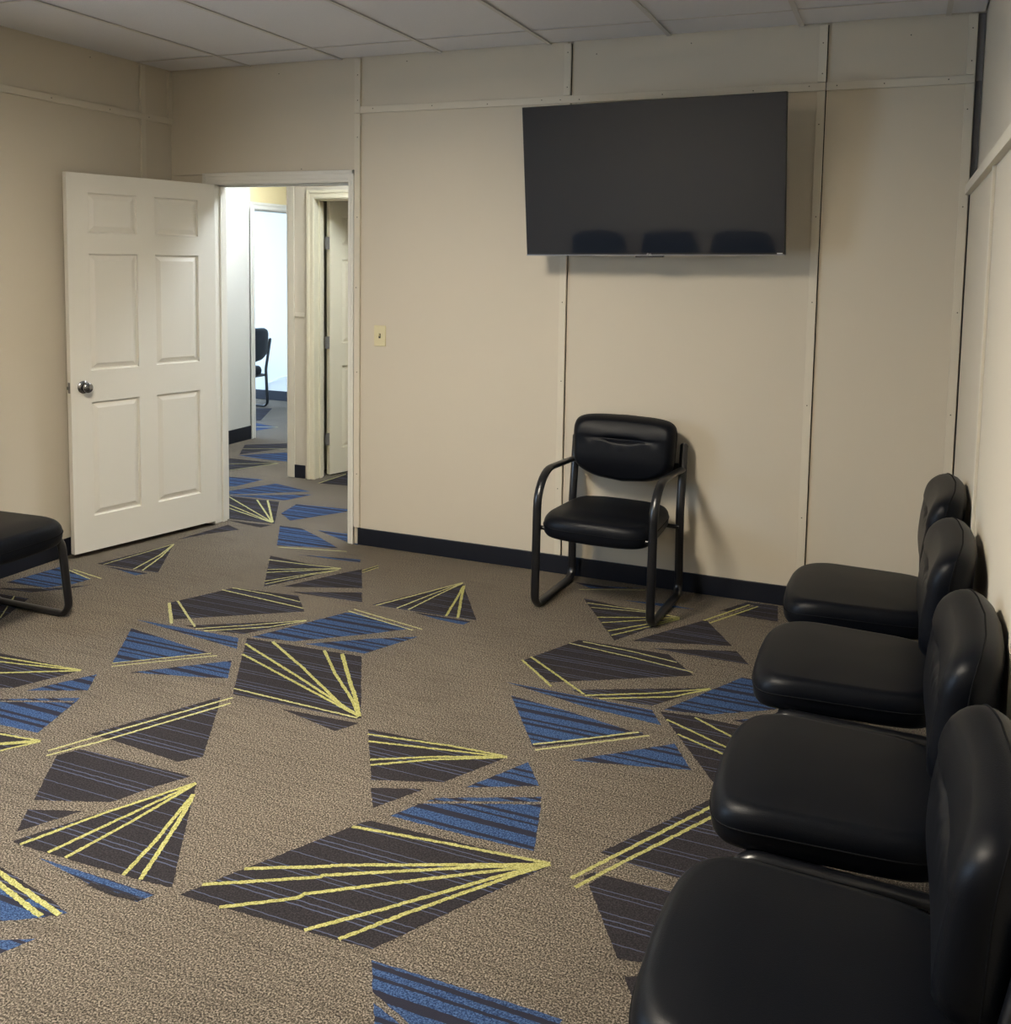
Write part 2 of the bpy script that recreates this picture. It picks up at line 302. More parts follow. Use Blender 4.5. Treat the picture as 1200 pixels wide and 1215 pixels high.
 ('D', 'c', [(188, 322), (690, 194), (586, 380), (400, 352)], [('w', [(235, 326), (690, 195)], .008), ('w', [(430, 357), (600, 265), (688, 196)], .011), ('w', [(485, 366), (610, 275), (688, 197)], .011)]),
 ('D', 'b', [(230, 334), (520, 384), (440, 397), (330, 360)], []),
 ('D', 'c', [(700, 168), (1040, 70), (1112, 101), (900, 130)], []),
 ('L', 'b', [(40, 725), (400, 622), (600, 702), (480, 735), (300, 760)], [('w', [(440, 640), (590, 702)], .010), ('w', [(480, 640), (665, 700)], .010)]),
 ('L', 'c', [(-60, 760), (300, 765), (605, 740), (430, 770), (200, 790)], []),
 ('L', 'c', [(0, 800), (190, 830), (60, 930), (-80, 1030), (-160, 900)], [('w', [(95, 815), (0, 960)], .008)]),
 ('H', 'c', [(205, 318), (620, 305), (640, 340), (520, 346), (160, 396)], [('w', [(190, 350), (520, 350)], .010)]),
 ('H', 'b', [(150, 402), (520, 380), (640, 400), (600, 455), (400, 440)], []),
 ('H', 'c', [(-60, 420), (80, 425), (300, 448), (470, 466), (80, 527), (-60, 540)], [('w', [(80, 470), (470, 466)], .010), ('w', [(80, 522), (470, 466)], .010)]),
 ('H', 'b', [(240, 140), (300, 148), (465, 180), (300, 206), (240, 210)], [('w', [(240, 176), (465, 181)], .02)]),
 ('H', 'c', [(200, 30), (420, 30), (330, 128), (200, 130)], []),
 ('H', 'c', [(780, 622), (1005, 545), (1080, 520), (1080, 650), (1005, 642)], [('w', [(785, 624), (1005, 552)], .012)]),
]
def resample(pts, step, jit, closed, rng):
    out = []; n = len(pts)
    for i in range(n if closed else n-1):
        a = Vector(pts[i]); b = Vector(pts[(i+1) % n]); d = (b-a).length; k = max(1, int(d/step)); nr = Vector((-(b-a).y, (b-a).x)).normalized() if d else Vector((0, 0))
        for j in range(k):
            p = a+(b-a)*(j/k)
            if j: p = p+nr*rng.uniform(-jit, jit)
            out.append(p)
    if not closed: out.append(Vector(pts[-1]))
    return out
def carpet_shape(idx, colr, poly, lines, rng):
    bm = bmesh.new(); mats = [M[colr]]; keys = [colr]
    z0 = .0004+.00001*(idx % 40)
    ol = resample(poly, .012, .0015, True, rng)
    f = bm.faces.new([bm.verts.new((p.x, p.y, z0)) for p in ol])
    bmesh.ops.triangulate(bm, faces=[f])
    for li, (lc, pts, wd) in enumerate(lines):
        if lc not in keys: keys.append(lc); mats.append(M[lc])
        mi = keys.index(lc); z = z0+.0006+.00004*li
        wd *= .88; ps = resample(pts, .008, .0008, False, rng); prev = None
        for i, p in enumerate(ps):
            t = (ps[min(i+1, len(ps)-1)]-ps[max(i-1, 0)]).normalized(); nr = Vector((-t.y, t.x))
            a = bm.verts.new((*(p+nr*(wd/2+rng.uniform(-.0014, .0014))), z)); b = bm.verts.new((*(p-nr*(wd/2+rng.uniform(-.0014, .0014))), z))
            if prev: bm.faces.new((prev[0], prev[1], b, a)).material_index = mi
            prev = (a, b)
    for f in bm.faces:
        f.normal_update()
        if f.normal.z < 0: f.normal_flip()
    me = bpy.data.meshes.new('carpet_shape'); bm.to_mesh(me); bm.free()
    for m_ in mats: me.materials.append(m_)
    o = bpy.data.objects.new('carpet_shape', me); COL.objects.link(o); o.parent = fl
    return o
WSH = []
for i, (reg, c, poly, lines) in enumerate(SH):
    P = [fp(reg, p) for p in poly]; Ls = [(lc, [fp(reg, p) for p in pts], wd) for lc, pts, wd in lines]
    WSH.append((P, c, Ls)); carpet_shape(i, c, P, Ls, rnd)
def box_of(P): return min(p[0] for p in P), max(p[0] for p in P), min(p[1] for p in P), max(p[1] for p in P)
DONE = [box_of(P) for P, c, Ls in WSH]
n = len(SH)
for dx, dy in ((1.22, -1.83), (0, -2.44), (-.61, -1.83), (-1.22, -2.44), (1.22, -.61), (-2.44, 2.44), (-1.22, 1.22)):   # the pattern goes on outside the picture
    for P, c, Ls in WSH:
        Q = [(p[0]+dx, p[1]+dy) for p in P]; b = box_of(Q)
        room = b[0] > XL+.02 and b[1] < XR-.02 and b[2] > YB+.03 and b[3] < -.05 and (b[3] < -3.1 or b[0] > 1.3 or b[1] < -1.7 and b[3] < -1.7)
        hall = b[0] > -6 and b[1] < XCORR-.2 and b[2] > 2 and b[3] < 4.4
        if not (room or hall): continue
        if any(b[0] < e[1]+.03 and b[1] > e[0]-.03 and b[2] < e[3]+.03 and b[3] > e[2]-.03 for e in DONE): continue
        DONE.append(b); carpet_shape(n, c, Q, [(lc, [(p[0]+dx, p[1]+dy) for p in pts], wd) for lc, pts, wd in Ls], rnd); n += 1

# ================================================================== WALLS
T = .010            # sheet thickness proud of the studs
wb = MB()
wb.box((XL-.1, T, 0), (DX0-.02, HY0, H+.25)); wb.box((DX1+.02, T, 0), (2.2, HY0, H+.25)); wb.box((DX0-.02, T, DZ+.02), (DX1+.02, HY0, H+.25))
wb = wb.build('wall_back', 'wall'); struct(wb, 'beige panelled back wall with batten strips, behind the television')
g = .003
def panel(parent, a, b): return box('wall_panel', a, b, 'wall', parent)
for x0, x1, z0, z1 in ((XL, XA-.02, 2.105, H+.1), (XL, DX0-.02, 0, 2.100), (DX1+.02, XA-.02, 0, 2.1),
                       (XA-.02+g, XB_-.02, ZT+.02, H+.1), (XB_+.004, XC-.02, ZT+.02, H+.1), (XC+.004, XR-.012, ZT+.02, H+.1),
                       (XA-.02+g, XB_-.02, 0, ZT+.02-g), (XB_+.004, XC-.02, 0, ZT+.02-g), (XC+.004, XR-.012, 0, ZT+.02-g)):
    panel(wb, (x0, 0, z0), (x1, T, z1))
BT = .015           # batten thickness
def batten(parent, a, b): return box('batten', a, b, 'trimpaint', parent, bevel=.0015)
for x in (XA, XB_, XC):
    batten(wb, (x-.036, -BT, ZT+(.038 if x != XA else .002)), (x, 0, H-.002))
    batten(wb, (x-.036, -BT, .10), (x, 0, ZT-.001))
batten(wb, (XR-.044, -BT, ZT+.038), (XR-.008, 0, H-.002)); batten(wb, (XR-.044, -BT, .10), (XR-.008, 0, ZT-.001))
batten(wb, (XA+.001, -BT, ZT), (XC+.0, 0, ZT+.036)); batten(wb, (XC+.003, -BT, ZT), (XR-.008, 0, ZT+.036))
for x in (XB_, XC): box('panel_gap_shade', (x-.015, T-.002, 0), (x+.008, T, H), 'plenum', wb)  # dark strips paint the shade at the bottom of the batten grooves
box('corner_post', (XR-.006, -.004, 2.43), (XRU-.003, T, H), 'post', wb); box('corner_post', (XR-.004, .004, 0), (XRU-.003, T+.001, 2.43), 'post2', wb)
sc = MB()
def screw(x, z, y=-BT): sc.cyl((x, y-.0012, z), (x, y+.001, z), .0028, 8)
for x in (XA, XB_, XC, XR-.008):
    for z in (.45, 1.0, 1.45, 1.9, 2.3, ZT+.08, H-.06): screw(x-.019+rnd.uniform(-.004, .004), z+rnd.uniform(-.05, .02))
for x in (-.98, -.62, -.3, .0, .1, .2, .62, 1.05, 1.3, 1.42, 1.62, 1.88): screw(x, ZT+.018+rnd.uniform(-.004, .004))
for x, z in ((-.78, H-.03), (.28, H-.06), (.75, H-.04), (1.72, H-.07), (-1.45, 2.125), (-1.6, H-.05)): screw(x, z, 0)
tag(sc.build('screw_heads', 'hole', wb), kind='stuff')

LW0, LW1, LZ0, LZ1 = -3.85, -2.73, .95, 2.10          # unseen window added in the left wall for cool fill daylight
wl = MB().box((XL-.1, YB, 0), (XL-T, LW0, H+.25)).box((XL-.1, LW1, 0), (XL-T, T, H+.25)).box((XL-.1, LW0, 0), (XL-T, LW1, LZ0)).box((XL-.1, LW0, LZ1), (XL-T, LW1, H+.25)).build('wall_left', 'wall')
struct(wl, 'beige panelled left wall behind the open white door')
ys = [0, -.243, -.243-1.22, -.243-2.44, -.243-3.66, YB]
for y1, y0 in zip(ys[:-1], ys[1:]):
    if y1 > LW1 > y0 > -4.5 and y1 < -2.5:
        panel(wl, (XL-T, y0+g, 0), (XL, y1, LZ0)); panel(wl, (XL-T, y0+g, LZ1), (XL, y1, ZT-.005))
    else: panel(wl, (XL-T, y0+g, 0), (XL, y1, ZT-.005))
    panel(wl, (XL-T, y0+g, ZT-.002), (XL, y1, H+.1))
    if y0 > YB:
        batten(wl, (XL, y0-.018, .10), (XL+BT, y0+.018, 2.405)); batten(wl, (XL, y0-.018, 2.442), (XL+BT, y0+.018, H-.002))
w2 = MB()
for a, b in (((LW0, LZ0), (LW0+.05, LZ1)), ((LW1-.05, LZ0), (LW1, LZ1)), ((LW0, LZ0), (LW1, LZ0+.05)), ((LW0, LZ1-.05), (LW1, LZ1)), ((LW0, (LZ0+LZ1)/2-.02), (LW1, (LZ0+LZ1)/2+.02))): w2.box((XL-.09, a[0], a[1]), (XL+.008, b[0], b[1]))
w2 = w2.build('fill_window', 'white'); struct(w2, 'unseen white framed window added in the left wall for cool fill light')
pl = bpy.data.lights.new('window_portal', 'AREA'); pl.shape = 'RECTANGLE'; pl.size = LZ1-LZ0; pl.size_y = LW1-LW0; pl.cycles.is_portal = True
po = bpy.data.objects.new('window_portal', pl); COL.objects.link(po); po.location = (XL-.11, (LW0+LW1)/2, (LZ0+LZ1)/2); po.rotation_euler = (0, -math.pi/2, 0)
batten(wl, (XL, YB, 2.405), (XL+BT, 0, 2.441)); batten(wl, (XL, -.036, 2.442), (XL+BT, 0, H-.002))
sl = MB()
for y in (-.2, -.5, -.9, -1.3): sl.cyl((XL+BT-.001, y, 2.423), (XL+BT+.0012, y, 2.423), .0028, 8)
sl.cyl((XL-.001, -.62, H-.03), (XL+.0012, -.62, H-.03), .0028, 8)
tag(sl.build('screw_heads', 'hole', wl), kind='stuff')

wr = box('wall_right', (XRU, YB, 0), (XRU+.1, .1, H+.25), 'wall'); struct(wr, 'beige right wall with a projecting rail above lower panels')
ys = [0, -1.32, -2.54, -3.76, YB]
for y1, y0 in zip(ys[:-1], ys[1:]):
    panel(wr, (XR, y0+g, 0), (XRU, y1, 1.944))
    if y0 > YB: batten(wr, (XR-.009, y0-.02, .10), (XR, y0+.02, 1.944))
for y1, y0 in ((-.0, -.80), (-.803, -3.2), (-3.203, YB)): box('rail', (XR-.022, y0, 1.944), (XRU, y1, 1.984), 'trimpaint', wr, bevel=.0015)

wf = box('wall_rear', (XL-.1, YB-.1, 0), (2.2, YB, H+.25), 'wall'); struct(wf, 'beige wall behind the viewer, reflected in the television')

# baseboards
def base(name, a, b, label):
    o = MB().box(a, b).build(name, 'rubber', bevel=.003); struct(o, label)
base('baseboard_back', (DX1+.065, -.012, 0), (XR, 0, .097), 'black rubber baseboard along the television wall')
base('baseboard_left', (XL, YB, 0), (XL+.012, 0, .097), 'black rubber baseboard along the left wall')
base('baseboard_right', (XR-.012, YB, 0), (XR, -.012, .097), 'black rubber baseboard behind the row of chairs')
base('baseboard_rear', (XL, YB, 0), (XR, YB+.012, .097), 'black rubber baseboard behind the viewer')

# ------------------------------------------------------------------ ceiling
ce = box('ceiling', (XL-.1, YB, H+.12), (2.2, T, H+.14), 'plenum'); struct(ce, 'suspended ceiling of pale rectangular tiles in a thin metal grid')
GX = [.036+.61*k for k in range(-4, 4)]; GY = [-.30, -1.52, -2.30, -3.52, -4.74]
xs = [XL+.012]+[x for x in GX if XL < x < XRU]+[XRU-.004]; yz = [-.012]+[y for y in GY if y > YB]+[YB+.005]
tile_mesh = {}
def in_lamp(x0, x1, y0, y1): return any(abs((x0+x1)/2-a) < .05 and abs((y0+y1)/2-b) < .1 for a, b in ((-.269, -2.91),))
for x0, x1 in zip(xs[:-1], xs[1:]):
    for y1, y0 in zip(yz[:-1], yz[1:]):
        if in_lamp(x0, x1, y0, y1): continue
        key = (round(x1-x0, 3), round(y1-y0, 3))
        if key not in tile_mesh:
            o = box('ceiling_tile', (.004, .004, 0), (x1-x0-.004, y1-y0-.004, .015), 'ceil', ce, bevel=.002); tile_mesh[key] = o
            o.location = (x0, y0, H+.004+rnd.uniform(0, .002))
        else:
            o = share(tile_mesh[key], 'ceiling_tile', ce, (x0, y0, H+.004+rnd.uniform(0, .002)))
            b = o.modifiers.new('bevel', 'BEVEL'); b.width = .002; b.segments = 2
for x in xs[1:-1]: box('grid_rail', (x-.011, YB, H-.001), (x+.011, -.01, H+.003), 'rail', ce)
for y in yz[1:-1]:
    for x0, x1 in zip(xs[:-1], xs[1:]): box('grid_rail', (x0+.012, y-.006, H+.0005), (x1-.012, y+.006, H+.003), 'rail', ce)

# recessed ceiling lights
def troffer(cx, cy, sx, sy, z, m, label):
    t = empty('ceiling_light', (cx, cy, z)); tag(t, label, 'ceiling light')
    fr = MB(); hx, hy = sx/2, sy/2
    fr.box((-hx, -hy, 0), (-hx+.03, hy, .09)).box((hx-.03, -hy, 0), (hx, hy, .09)).box((-hx, -hy, 0), (hx, -hy+.03, .09)).box((-hx, hy-.03, 0), (hx, hy, .09)).box((-hx, -hy, .085), (hx, hy, .1))
    fr.build('frame', 'lampframe', t)
    MB().box((-hx+.03, -hy+.03, .075), (hx-.03, hy-.03, .083)).build('diffuser', m, t)
troffer(-.269, -2.91, .59, 1.2, H-.003, 'lamp', 'recessed rectangular ceiling light in the middle of the room')

# ================================================================== HALL, CORRIDOR, FAR ROOM
wh = MB()
D2X0, D2X1 = -2.20, -1.37
wh.box((XCOR, HY1, 0), (D2X0-.02, HY1+.115, H)); wh.box((D2X1+.02, HY1, 0), (.6, HY1+.115, H)); wh.box((D2X0-.02, HY1, DZ+.02), (D2X1+.02, HY1+.115, H))
wh = wh.build('wall_hall', 'wall'); struct(wh, 'beige hall wall facing the open doorway')
batten(wh, (XCOR+.035, HY1-.008, 1.195), (D2X0-.09, HY1, 1.225))
batten(wh, (XCOR+.001, HY1-.012, 0), (XCOR+.05, HY1, H)); batten(wh, (XCOR-.012, HY1-.012, 0), (XCOR, HY1+.04, H))
ws = box('wall_corridor_right', (XCOR, HY1+.115, 0), (XCOR+.1, 4.5, H), 'wall'); struct(ws, 'right side of the corridor past the hall corner')
FO0, FO1 = 2.455, 3.365
wc = MB(); wc.box((XCORR-.11, HY0, 0), (XCORR, FO0-.02, H)); wc.box((XCORR-.11, FO1+.02, 0), (XCORR, 4.6, H)); wc.box((XCORR-.11, FO0-.02, DZ+.02), (XCORR, FO1+.02, H))
wc = wc.build('wall_corridor', 'wallwhite'); struct(wc, 'pale corridor wall with an opening into the bright far room')
wx = box('wall_hall_end', (.5, HY0, 0), (.6, HY1, H), 'wall'); struct(wx, 'end wall of the hall')
wn = box('wall_hall_near', (XCORR, HY0-.1, 0), (XL-.1, HY0, H), 'wall'); struct(wn, 'hall wall continuing past the left room wall')
wy = box('wall_corridor_end', (XCORR, 4.5, 0), (XCOR, 4.6, H), 'wall'); struct(wy, 'end wall of the corridor')
hc = box('ceiling_hall', (-7.2, HY0+.001, H), (.6, 5.2, H+.1), 'ceil'); struct(hc, 'hall and far room ceiling')
# far room
YF = 4.47
f1 = box('wall_far_back', (-6.9, YF, 0), (XCORR-.11, YF+.1, H), 'wallwhite'); struct(f1, 'bright bluish white wall of the far room behind a chair')
f2 = box('wall_far_near', (-6.9, 1.2, 0), (XCORR-.11, 1.3, H), 'wallwhite'); struct(f2, 'near wall of the far room')
WY0, WY1, WZ0, WZ1 = 2.05, 4.3, .15, 2.3
f3 = MB(); f3.box((-6.6, 1.2, 0), (-6.5, WY0, H)); f3.box((-6.6, WY1, 0), (-6.5, YF, H)); f3.box((-6.6, WY0, 0), (-6.5, WY1, WZ0)); f3.box((-6.6, WY0, WZ1), (-6.5, WY1, H))
f3 = f3.build('wall_far_window', 'wallwhite'); struct(f3, 'far room wall holding the daylight window')
wi = MB(); 
for a, b in (((-6.58, WY0, WZ0), (-6.52, WY0+.05, WZ1)), ((-6.58, WY1-.05, WZ0), (-6.52, WY1, WZ1)), ((-6.58, WY0, WZ0), (-6.52, WY1, WZ0+.05)), ((-6.58, WY0, WZ1-.05), (-6.52, WY1, WZ1)), ((-6.57, (WY0+WY1)/2-.025, WZ0), (-6.53, (WY0+WY1)/2+.025, WZ1))): wi.box(a, b)
wi = wi.build('window_1', 'white'); struct(wi, 'white framed window lighting the far room')
pl = bpy.data.lights.new('window_portal', 'AREA'); pl.shape = 'RECTANGLE'; pl.size = WZ1-WZ0; pl.size_y = WY1-WY0; pl.cycles.is_portal = True
po = bpy.data.objects.new('window_portal', pl); COL.objects.link(po); po.location = (-6.61, (WY0+WY1)/2, (WZ0+WZ1)/2); po.rotation_euler = (0, -math.pi/2, 0)
# room behind the second door
r2 = MB(); r2.box((-2.3, 3.2, 0), (.6, 3.3, H)); r2.box((.5, HY1+.115, 0), (.6, 3.2, H)); r2 = r2.build('wall_side_room', 'wall'); struct(r2, 'walls of the unlit room behind the second door')
base('baseboard_hall', (XCOR+.05, HY1-.012, 0), (D2X0-.085, HY1, .097), 'black rubber baseboard beside the second door')
base('baseboard_corridor', (XCORR, HY0, 0), (XCORR+.012, FO0-.065, .12), 'black rubber baseboard on the pale corridor wall')
base('baseboard_far', (-6.5, YF-.012, 0), (XCORR-.12, YF, .11), 'black rubber baseboard in the far room')
troffer(-3.0, 1.75, .5, .9, H-.11, 'lamp_hall', 'unseen ceiling light added to brighten the corridor past the hall corner')  # unseen lamp, added to brighten the pale corridor wall
troffer(-1.1, .68, .9, .5, H-.11, 'lamp_hall', 'ceiling light in the hall in front of the second door')

# ------------------------------------------------------------------ door casings
def casing(name, label, axis, c0, c1, top, face, out, depth, m='white', wdt=.062, wr_=None):
    """door lining on a wall: axis 'x' or 'y' runs along the wall, 'face' the wall surface, 'out' the direction (+-1) towards the viewer's side"""
    r = empty(name, (0, 0, 0)); struct(r, label)
    def bx(nm, s0, s1, d0, d1, z0, z1, bev=.002):
        a, b = ((s0, d0, z0), (s1, d1, z1)) if axis == 'x' else ((d0, s0, z0), (d1, s1, z1))
        return a, b
    def part(nm, boxes):
        mb = MB()
        for q in boxes: mb.box(*bx(nm, *q))
        mb.build(nm, m, r, bevel=.002)
    t1, t2 = out*.013, out*.019
    for side, (i, o) in (('l', (c0, c0-wdt)), ('r', (c1, c1+(wr_ or wdt)))):
        s = 1 if o > i else -1; k_ = .022 if abs(o-i) > .05 else .012
        part('casing_leg', [(i, o, face, face+t1, 0, top+.004), (o-s*k_, o, face, face+t2, 0, top+wdt), (i+s*.006, i+s*.02, face, face+out*.016, 0, top+.006)])
    part('casing_head', [(c0-wdt+.003, c1+(wr_ or wdt)-.003, face, face+t1, top, top+wdt), (c0-wdt+.022, c1+(wr_ or wdt)-(.0 if wr_ else .022), face, face+t2, top+wdt-.022, top+wdt), (c0+.0, c1-.0, face, face+out*.016, top+.006, top+.02)])
    part('jamb', [(c0-.02, c0, face, face-out*depth, 0, top)]); part('jamb', [(c1, c1+.02, face, face-out*depth, 0, top)]); part('jamb', [(c0-.02, c1+.02, face, face-out*depth, top, top+.02)])
    sd0, sd1 = face-out*depth*.42, face-out*depth*.72
    part('door_stop', [(c0, c0+.012, sd0, sd1, 0, top), (c1-.012, c1, sd0, sd1, 0, top), (c0, c1, sd0, sd1, top-.012, top)])
    return r
casing('trim_1', 'white casing around the open doorway to the hall', 'x', DX0, DX1, DZ, 0, -1, HY0, wdt=.066, wr_=.038)
casing('trim_2', 'cream casing around the second doorway across the hall', 'x', D2X0, D2X1, DZ, HY1, -1, .115, 'cream')
casing('trim_3', 'white casing of the opening into the bright far room', 'y', FO0, FO1, DZ, XCORR, 1, .11)
box('wall_panel', (XCORR, FO0-.05, DZ+.063), (XCORR+.004, FO1+.3, H), 'paleyellow', wc)  # wall above the far opening coloured pale yellow

# ------------------------------------------------------------------ six-panel doors
def door(name, label, loc, rz, m, W=.91, HH=2.03, knob=True, far=True):
    """local: hinge edge at x=0, leaf runs along +x, visible face at y=0 looking to -y, thickness to +y"""
    TH = .035; st, mu = .115, .11; pw = (W-2*st-mu)/2
    X = [0, st, st+pw, st+pw+mu, W-st, W]; Z = [0, .19, .81, .98, 1.60, 1.71, 1.92, HH]
    r = empty(name, loc, rz); struct(r, label)
    mb = MB(); holes = {(i, j) for i in (1, 3) for j in (1, 3, 5)}
    for i in range(5):
        for j in range(7):
            if (i, j) in holes: continue
            for y in (0, TH):
                v = [mb.bm.verts.new(p) for p in ((X[i], y, Z[j]), (X[i+1], y, Z[j]), (X[i+1], y, Z[j+1]), (X[i], y, Z[j+1]))]
                mb.bm.faces.new(v if y == 0 else v[::-1])
    for a, b in (((0, 0), (W, 0)), ((0, HH), (W, HH)), ((0, 0), (0, HH)), ((W, 0), (W, HH))):
        mb.bm.faces.new([mb.bm.verts.new(p) for p in ((a[0], 0, a[1]), (b[0], 0, b[1]), (b[0], TH, b[1]), (a[0], TH, a[1]))])
    mb.build('door_leaf', m, r, merge=True)
    for i in (1, 3):
        for j in (1, 3, 5):
            w_, h_ = X[i+1]-X[i], Z[j+1]-Z[j]; mb = MB()
            for y0, s in ((0, 1), (TH, -1)):
                rings = [[(q, y0+s*d, q) for q in ()] for d in ()]
                rings = []
                for ins, d in ((0, 0), (.003, .012), (.010, .0135), (.034, .003), (.036, .0025)):
                    rings.append([(ins, y0+s*d, ins), (w_-ins, y0+s*d, ins), (w_-ins, y0+s*d, h_-ins), (ins, y0+s*d, h_-ins)])
                mb.loft(rings, cap0=False)
            o = mb.build('door_panel', m, r); o.location = (X[i], 0, Z[j])
    if knob:
        kx, kz = W-.07, .895
        for s, y0 in ((-1, 0), (1, TH)):
            k = MB().lathe((kx, y0, kz), (0, s, 0), [(.034, 0), (.034, .004), (.028, .010), (.012, .012)]).build('knob_rosette', 'chrome', r, smooth=True)
            L_ = .058 if s > 0 else .040
            MB().lathe((kx, y0, kz), (0, s, 0), [(.011, .010), (.011, .022), (.020, L_*.5), (.0265, L_*.68), (.0265, L_*.86), (.020, L_*.97), (.0, L_)]).build('knob', 'chrome', k, smooth=True)
        MB().box((W, .008, kz-.028), (W+.0015, .028, kz+.028)).box((W, .012, kz-.008), (W+.010, .023, kz+.008)).build('latch_plate', 'nickel', r)
    return r
d1a = Vector((-2.047, -.018)); d1b = Vector((-2.279, -.912)); an = math.atan2(d1b.y-d1a.y, d1b.x-d1a.x)
def hinges(parent, zs, x, y):
    for z in zs:
        h = MB().cyl((x, y, z-.045), (x, y, z+.045), .007, 12).box((x, y-.001, z-.045), (x+.03, y+.001, z+.045)).box((x-.03, y-.001, z-.045), (x, y+.001, z+.045)); h.build('hinge', 'nickel', parent, smooth=True)
# leaf runs from the hinge towards the viewer; its lit face looks into the room (+x)
yd = Vector((-math.sin(an), math.cos(an)))
dr = door('door_1', 'white six-panel door swung open against the left wall', (d1a.x-.035*yd.x, d1a.y-.035*yd.y, .027), an, 'white', HH=2.02)
hinges(dr, (.25, 1.0, 1.8), -.004, .001)
d2 = door('door_2', 'cream six-panel door ajar across the hall with grey hinges', (-2.163, 1.412, .014), math.radians(72), 'cream', W=.80, knob=False)
hinges(d2, (.27, .99, 1.72), -.012, .004)

# ================================================================== TELEVISION
TW, TH_ = 1.231, .711
tv = empty('television', (.632, -.215, 1.662)); tv.rotation_euler = (math.radians(6.3), math.radians(-.75), 0)
tag(tv, 'large flat black television mounted high on the beige wall', 'television')
hw = TW/2
MB().box((-hw, -.012, 0), (hw, .018, TH_)).build('housing', 'tvblack', tv, bevel=.003)
MB().box((-hw+.004, -.0135, .014), (hw-.004, -.0118, TH_-.004)).build('screen', 'screen', tv)
MB().box((-hw+.02, .018, .03), (hw-.02, .045, .42)).build('rear_cover', 'tvblack', tv, bevel=.012)
MB().box((-hw, -.0145, .001), (hw, -.011, .006)).build('chin_strip', 'silver', tv)
MB().box((-.068, -.016, -.008), (.068, .01, 0)).build('sensor_bar', 'tvblack', tv, bevel=.003)
lg = MB()   # small maker's mark in the middle of the lower edge
for x0 in (-.0105, -.0025, .0055):
    lg.box((x0, -.0155, .002), (x0+.0018, -.0142, .011)); lg.box((x0, -.0155, .0095 if x0 < -.005 else .002), (x0+.006, -.0142, .011 if x0 < -.005 else .0035))
lg.build('maker_mark', 'logo', tv)
MB().box((hw-.034, -.0150, .008), (hw-.010, -.0137, .0125)).build('corner_mark', 'logo', tv)
mt = MB().box((-.22, .045, .12), (.22, .06, .40)).box((-.15, .06, .20), (.15, .11, .32)).box((-.05, .11, .22), (.05, .22, .30)).box((-.16, .205, .13), (.16, .232, .39))
mt.build('wall_mount', 'frame', tv)



# ================================================================== LIGHT SWITCH
sw = empty('light_switch', (-.935, 0, 1.20)); tag(sw, 'ivory toggle light switch plate beside the doorway', 'light switch')
MB().box((-.037, -.007, -.058), (.037, 0, .058)).build('plate', 'ivory', sw, bevel=.004)
MB().box((-.006, -.009, -.013), (.006, -.006, .013)).build('toggle_slot', 'hole', sw)
MB().loft([[(-.004, -.008, -.004), (.004, -.008, -.004), (.004, -.008, .008), (-.004, -.008, .008)], [(-.003, -.019, .006), (.003, -.019, .006), (.003, -.017, .012), (-.003, -.017, .012)]]).build('toggle', 'ivory', sw)
for z in (-.030, .030): MB().cyl((0, -.0085, z), (0, -.006, z), .0032, 10).build('screw', 'ivory', sw)

# ================================================================== CHAIRS
def fillet(pts, rad, k=9):
    P = [Vector(p) for p in pts]; out = [P[0]]
    for i in range(1, len(P)-1):
        a, b, c = P[i-1], P[i], P[i+1]; u = (a-b).normalized(); v = (c-b).normalized(); r = rad[i-1]
        th = u.angle(v); tl = r/math.tan(th/2); ctr = b+(u+v).normalized()*(r/math.sin(th/2))
        p0, p1 = b+u*tl, b+v*tl
        for j in range(k+1):
            w_ = (p0-ctr).lerp(p1-ctr, j/k)
            ang = (p0-ctr).angle(p1-ctr); t = j/k
            d = ((p0-ctr)*math.sin((1-t)*ang)+(p1-ctr)*math.sin(t*ang))/math.sin(ang)
            out.append(ctr+d)
    out.append(P[-1]); return out
def rounded_outline(fn, n=104):
    return [fn(2*math.pi*i/n) for i in range(n)]
def sgp(v, e): return math.copysign(abs(v)**e, v)
def pad(outline, ctr, prof, warp, cap=True):
    """stack of scaled outlines: prof = [(scale, height)], warp maps (a, b, h) to a 3-D point"""
    mb = MB(); rings = []
    for s_, h in prof:
        rings.append([warp(ctr[0]+(p[0]-ctr[0])*s_, ctr[1]+(p[1]-ctr[1])*s_, h) for p in outline])
    return mb.loft(rings)
def back_warp(a, b, h):
    """a across, b up along the back, h outwards to the sitter: bowed cushion with a stitched crease"""
    zc = .212
    k = math.sqrt(max(0, 1-(max(0, b-.17)/.175)**2)); h = .055+(h-.055)*((.22+.78*k) if h > .055 else (.5+.5*k))
    fr = max(0, min(1, (h-.06)/.04))
    crease = -.006*math.exp(-((b-zc)/.006)**2)*(1-.55*min(1, (a/.24)**2))*fr - .013*math.exp(-((b-zc+.004*math.cos(a*22))/.013)**2)*math.exp(-(a/.085)**4)*fr
    pucker = .0012*math.exp(-((b-zc+.02)/.022)**2)*math.exp(-(a/.10)**4)*math.cos(a*95)*fr
    bulge = (.012*math.exp(-((b-.10)/.085)**2)+.005*math.exp(-((b-.275)/.06)**2))*fr*(1-(a/.30)**2)
    wrap = .36*a*a                                # wings come forward
    lean = .055; y = -(h+crease+pucker+bulge) - wrap + lean*b + .9*max(0, b-.20)**2
    return (a, y, b)
def seat_warp(a, b, h):
    """a across, b front(-) to back(+), h up: soft saddle with a waterfall front"""
    t = max(0, min(1, h/.09))
    z = h - t*.012*(1-(b/.26)**2)*max(0, 1-(a/.24)**2)
    fr = max(0, (-b-.10)/.18); z -= .020*fr*fr
    z += .006*t*math.cos(a*9)
    return (a, b, z)
PARTS = {}
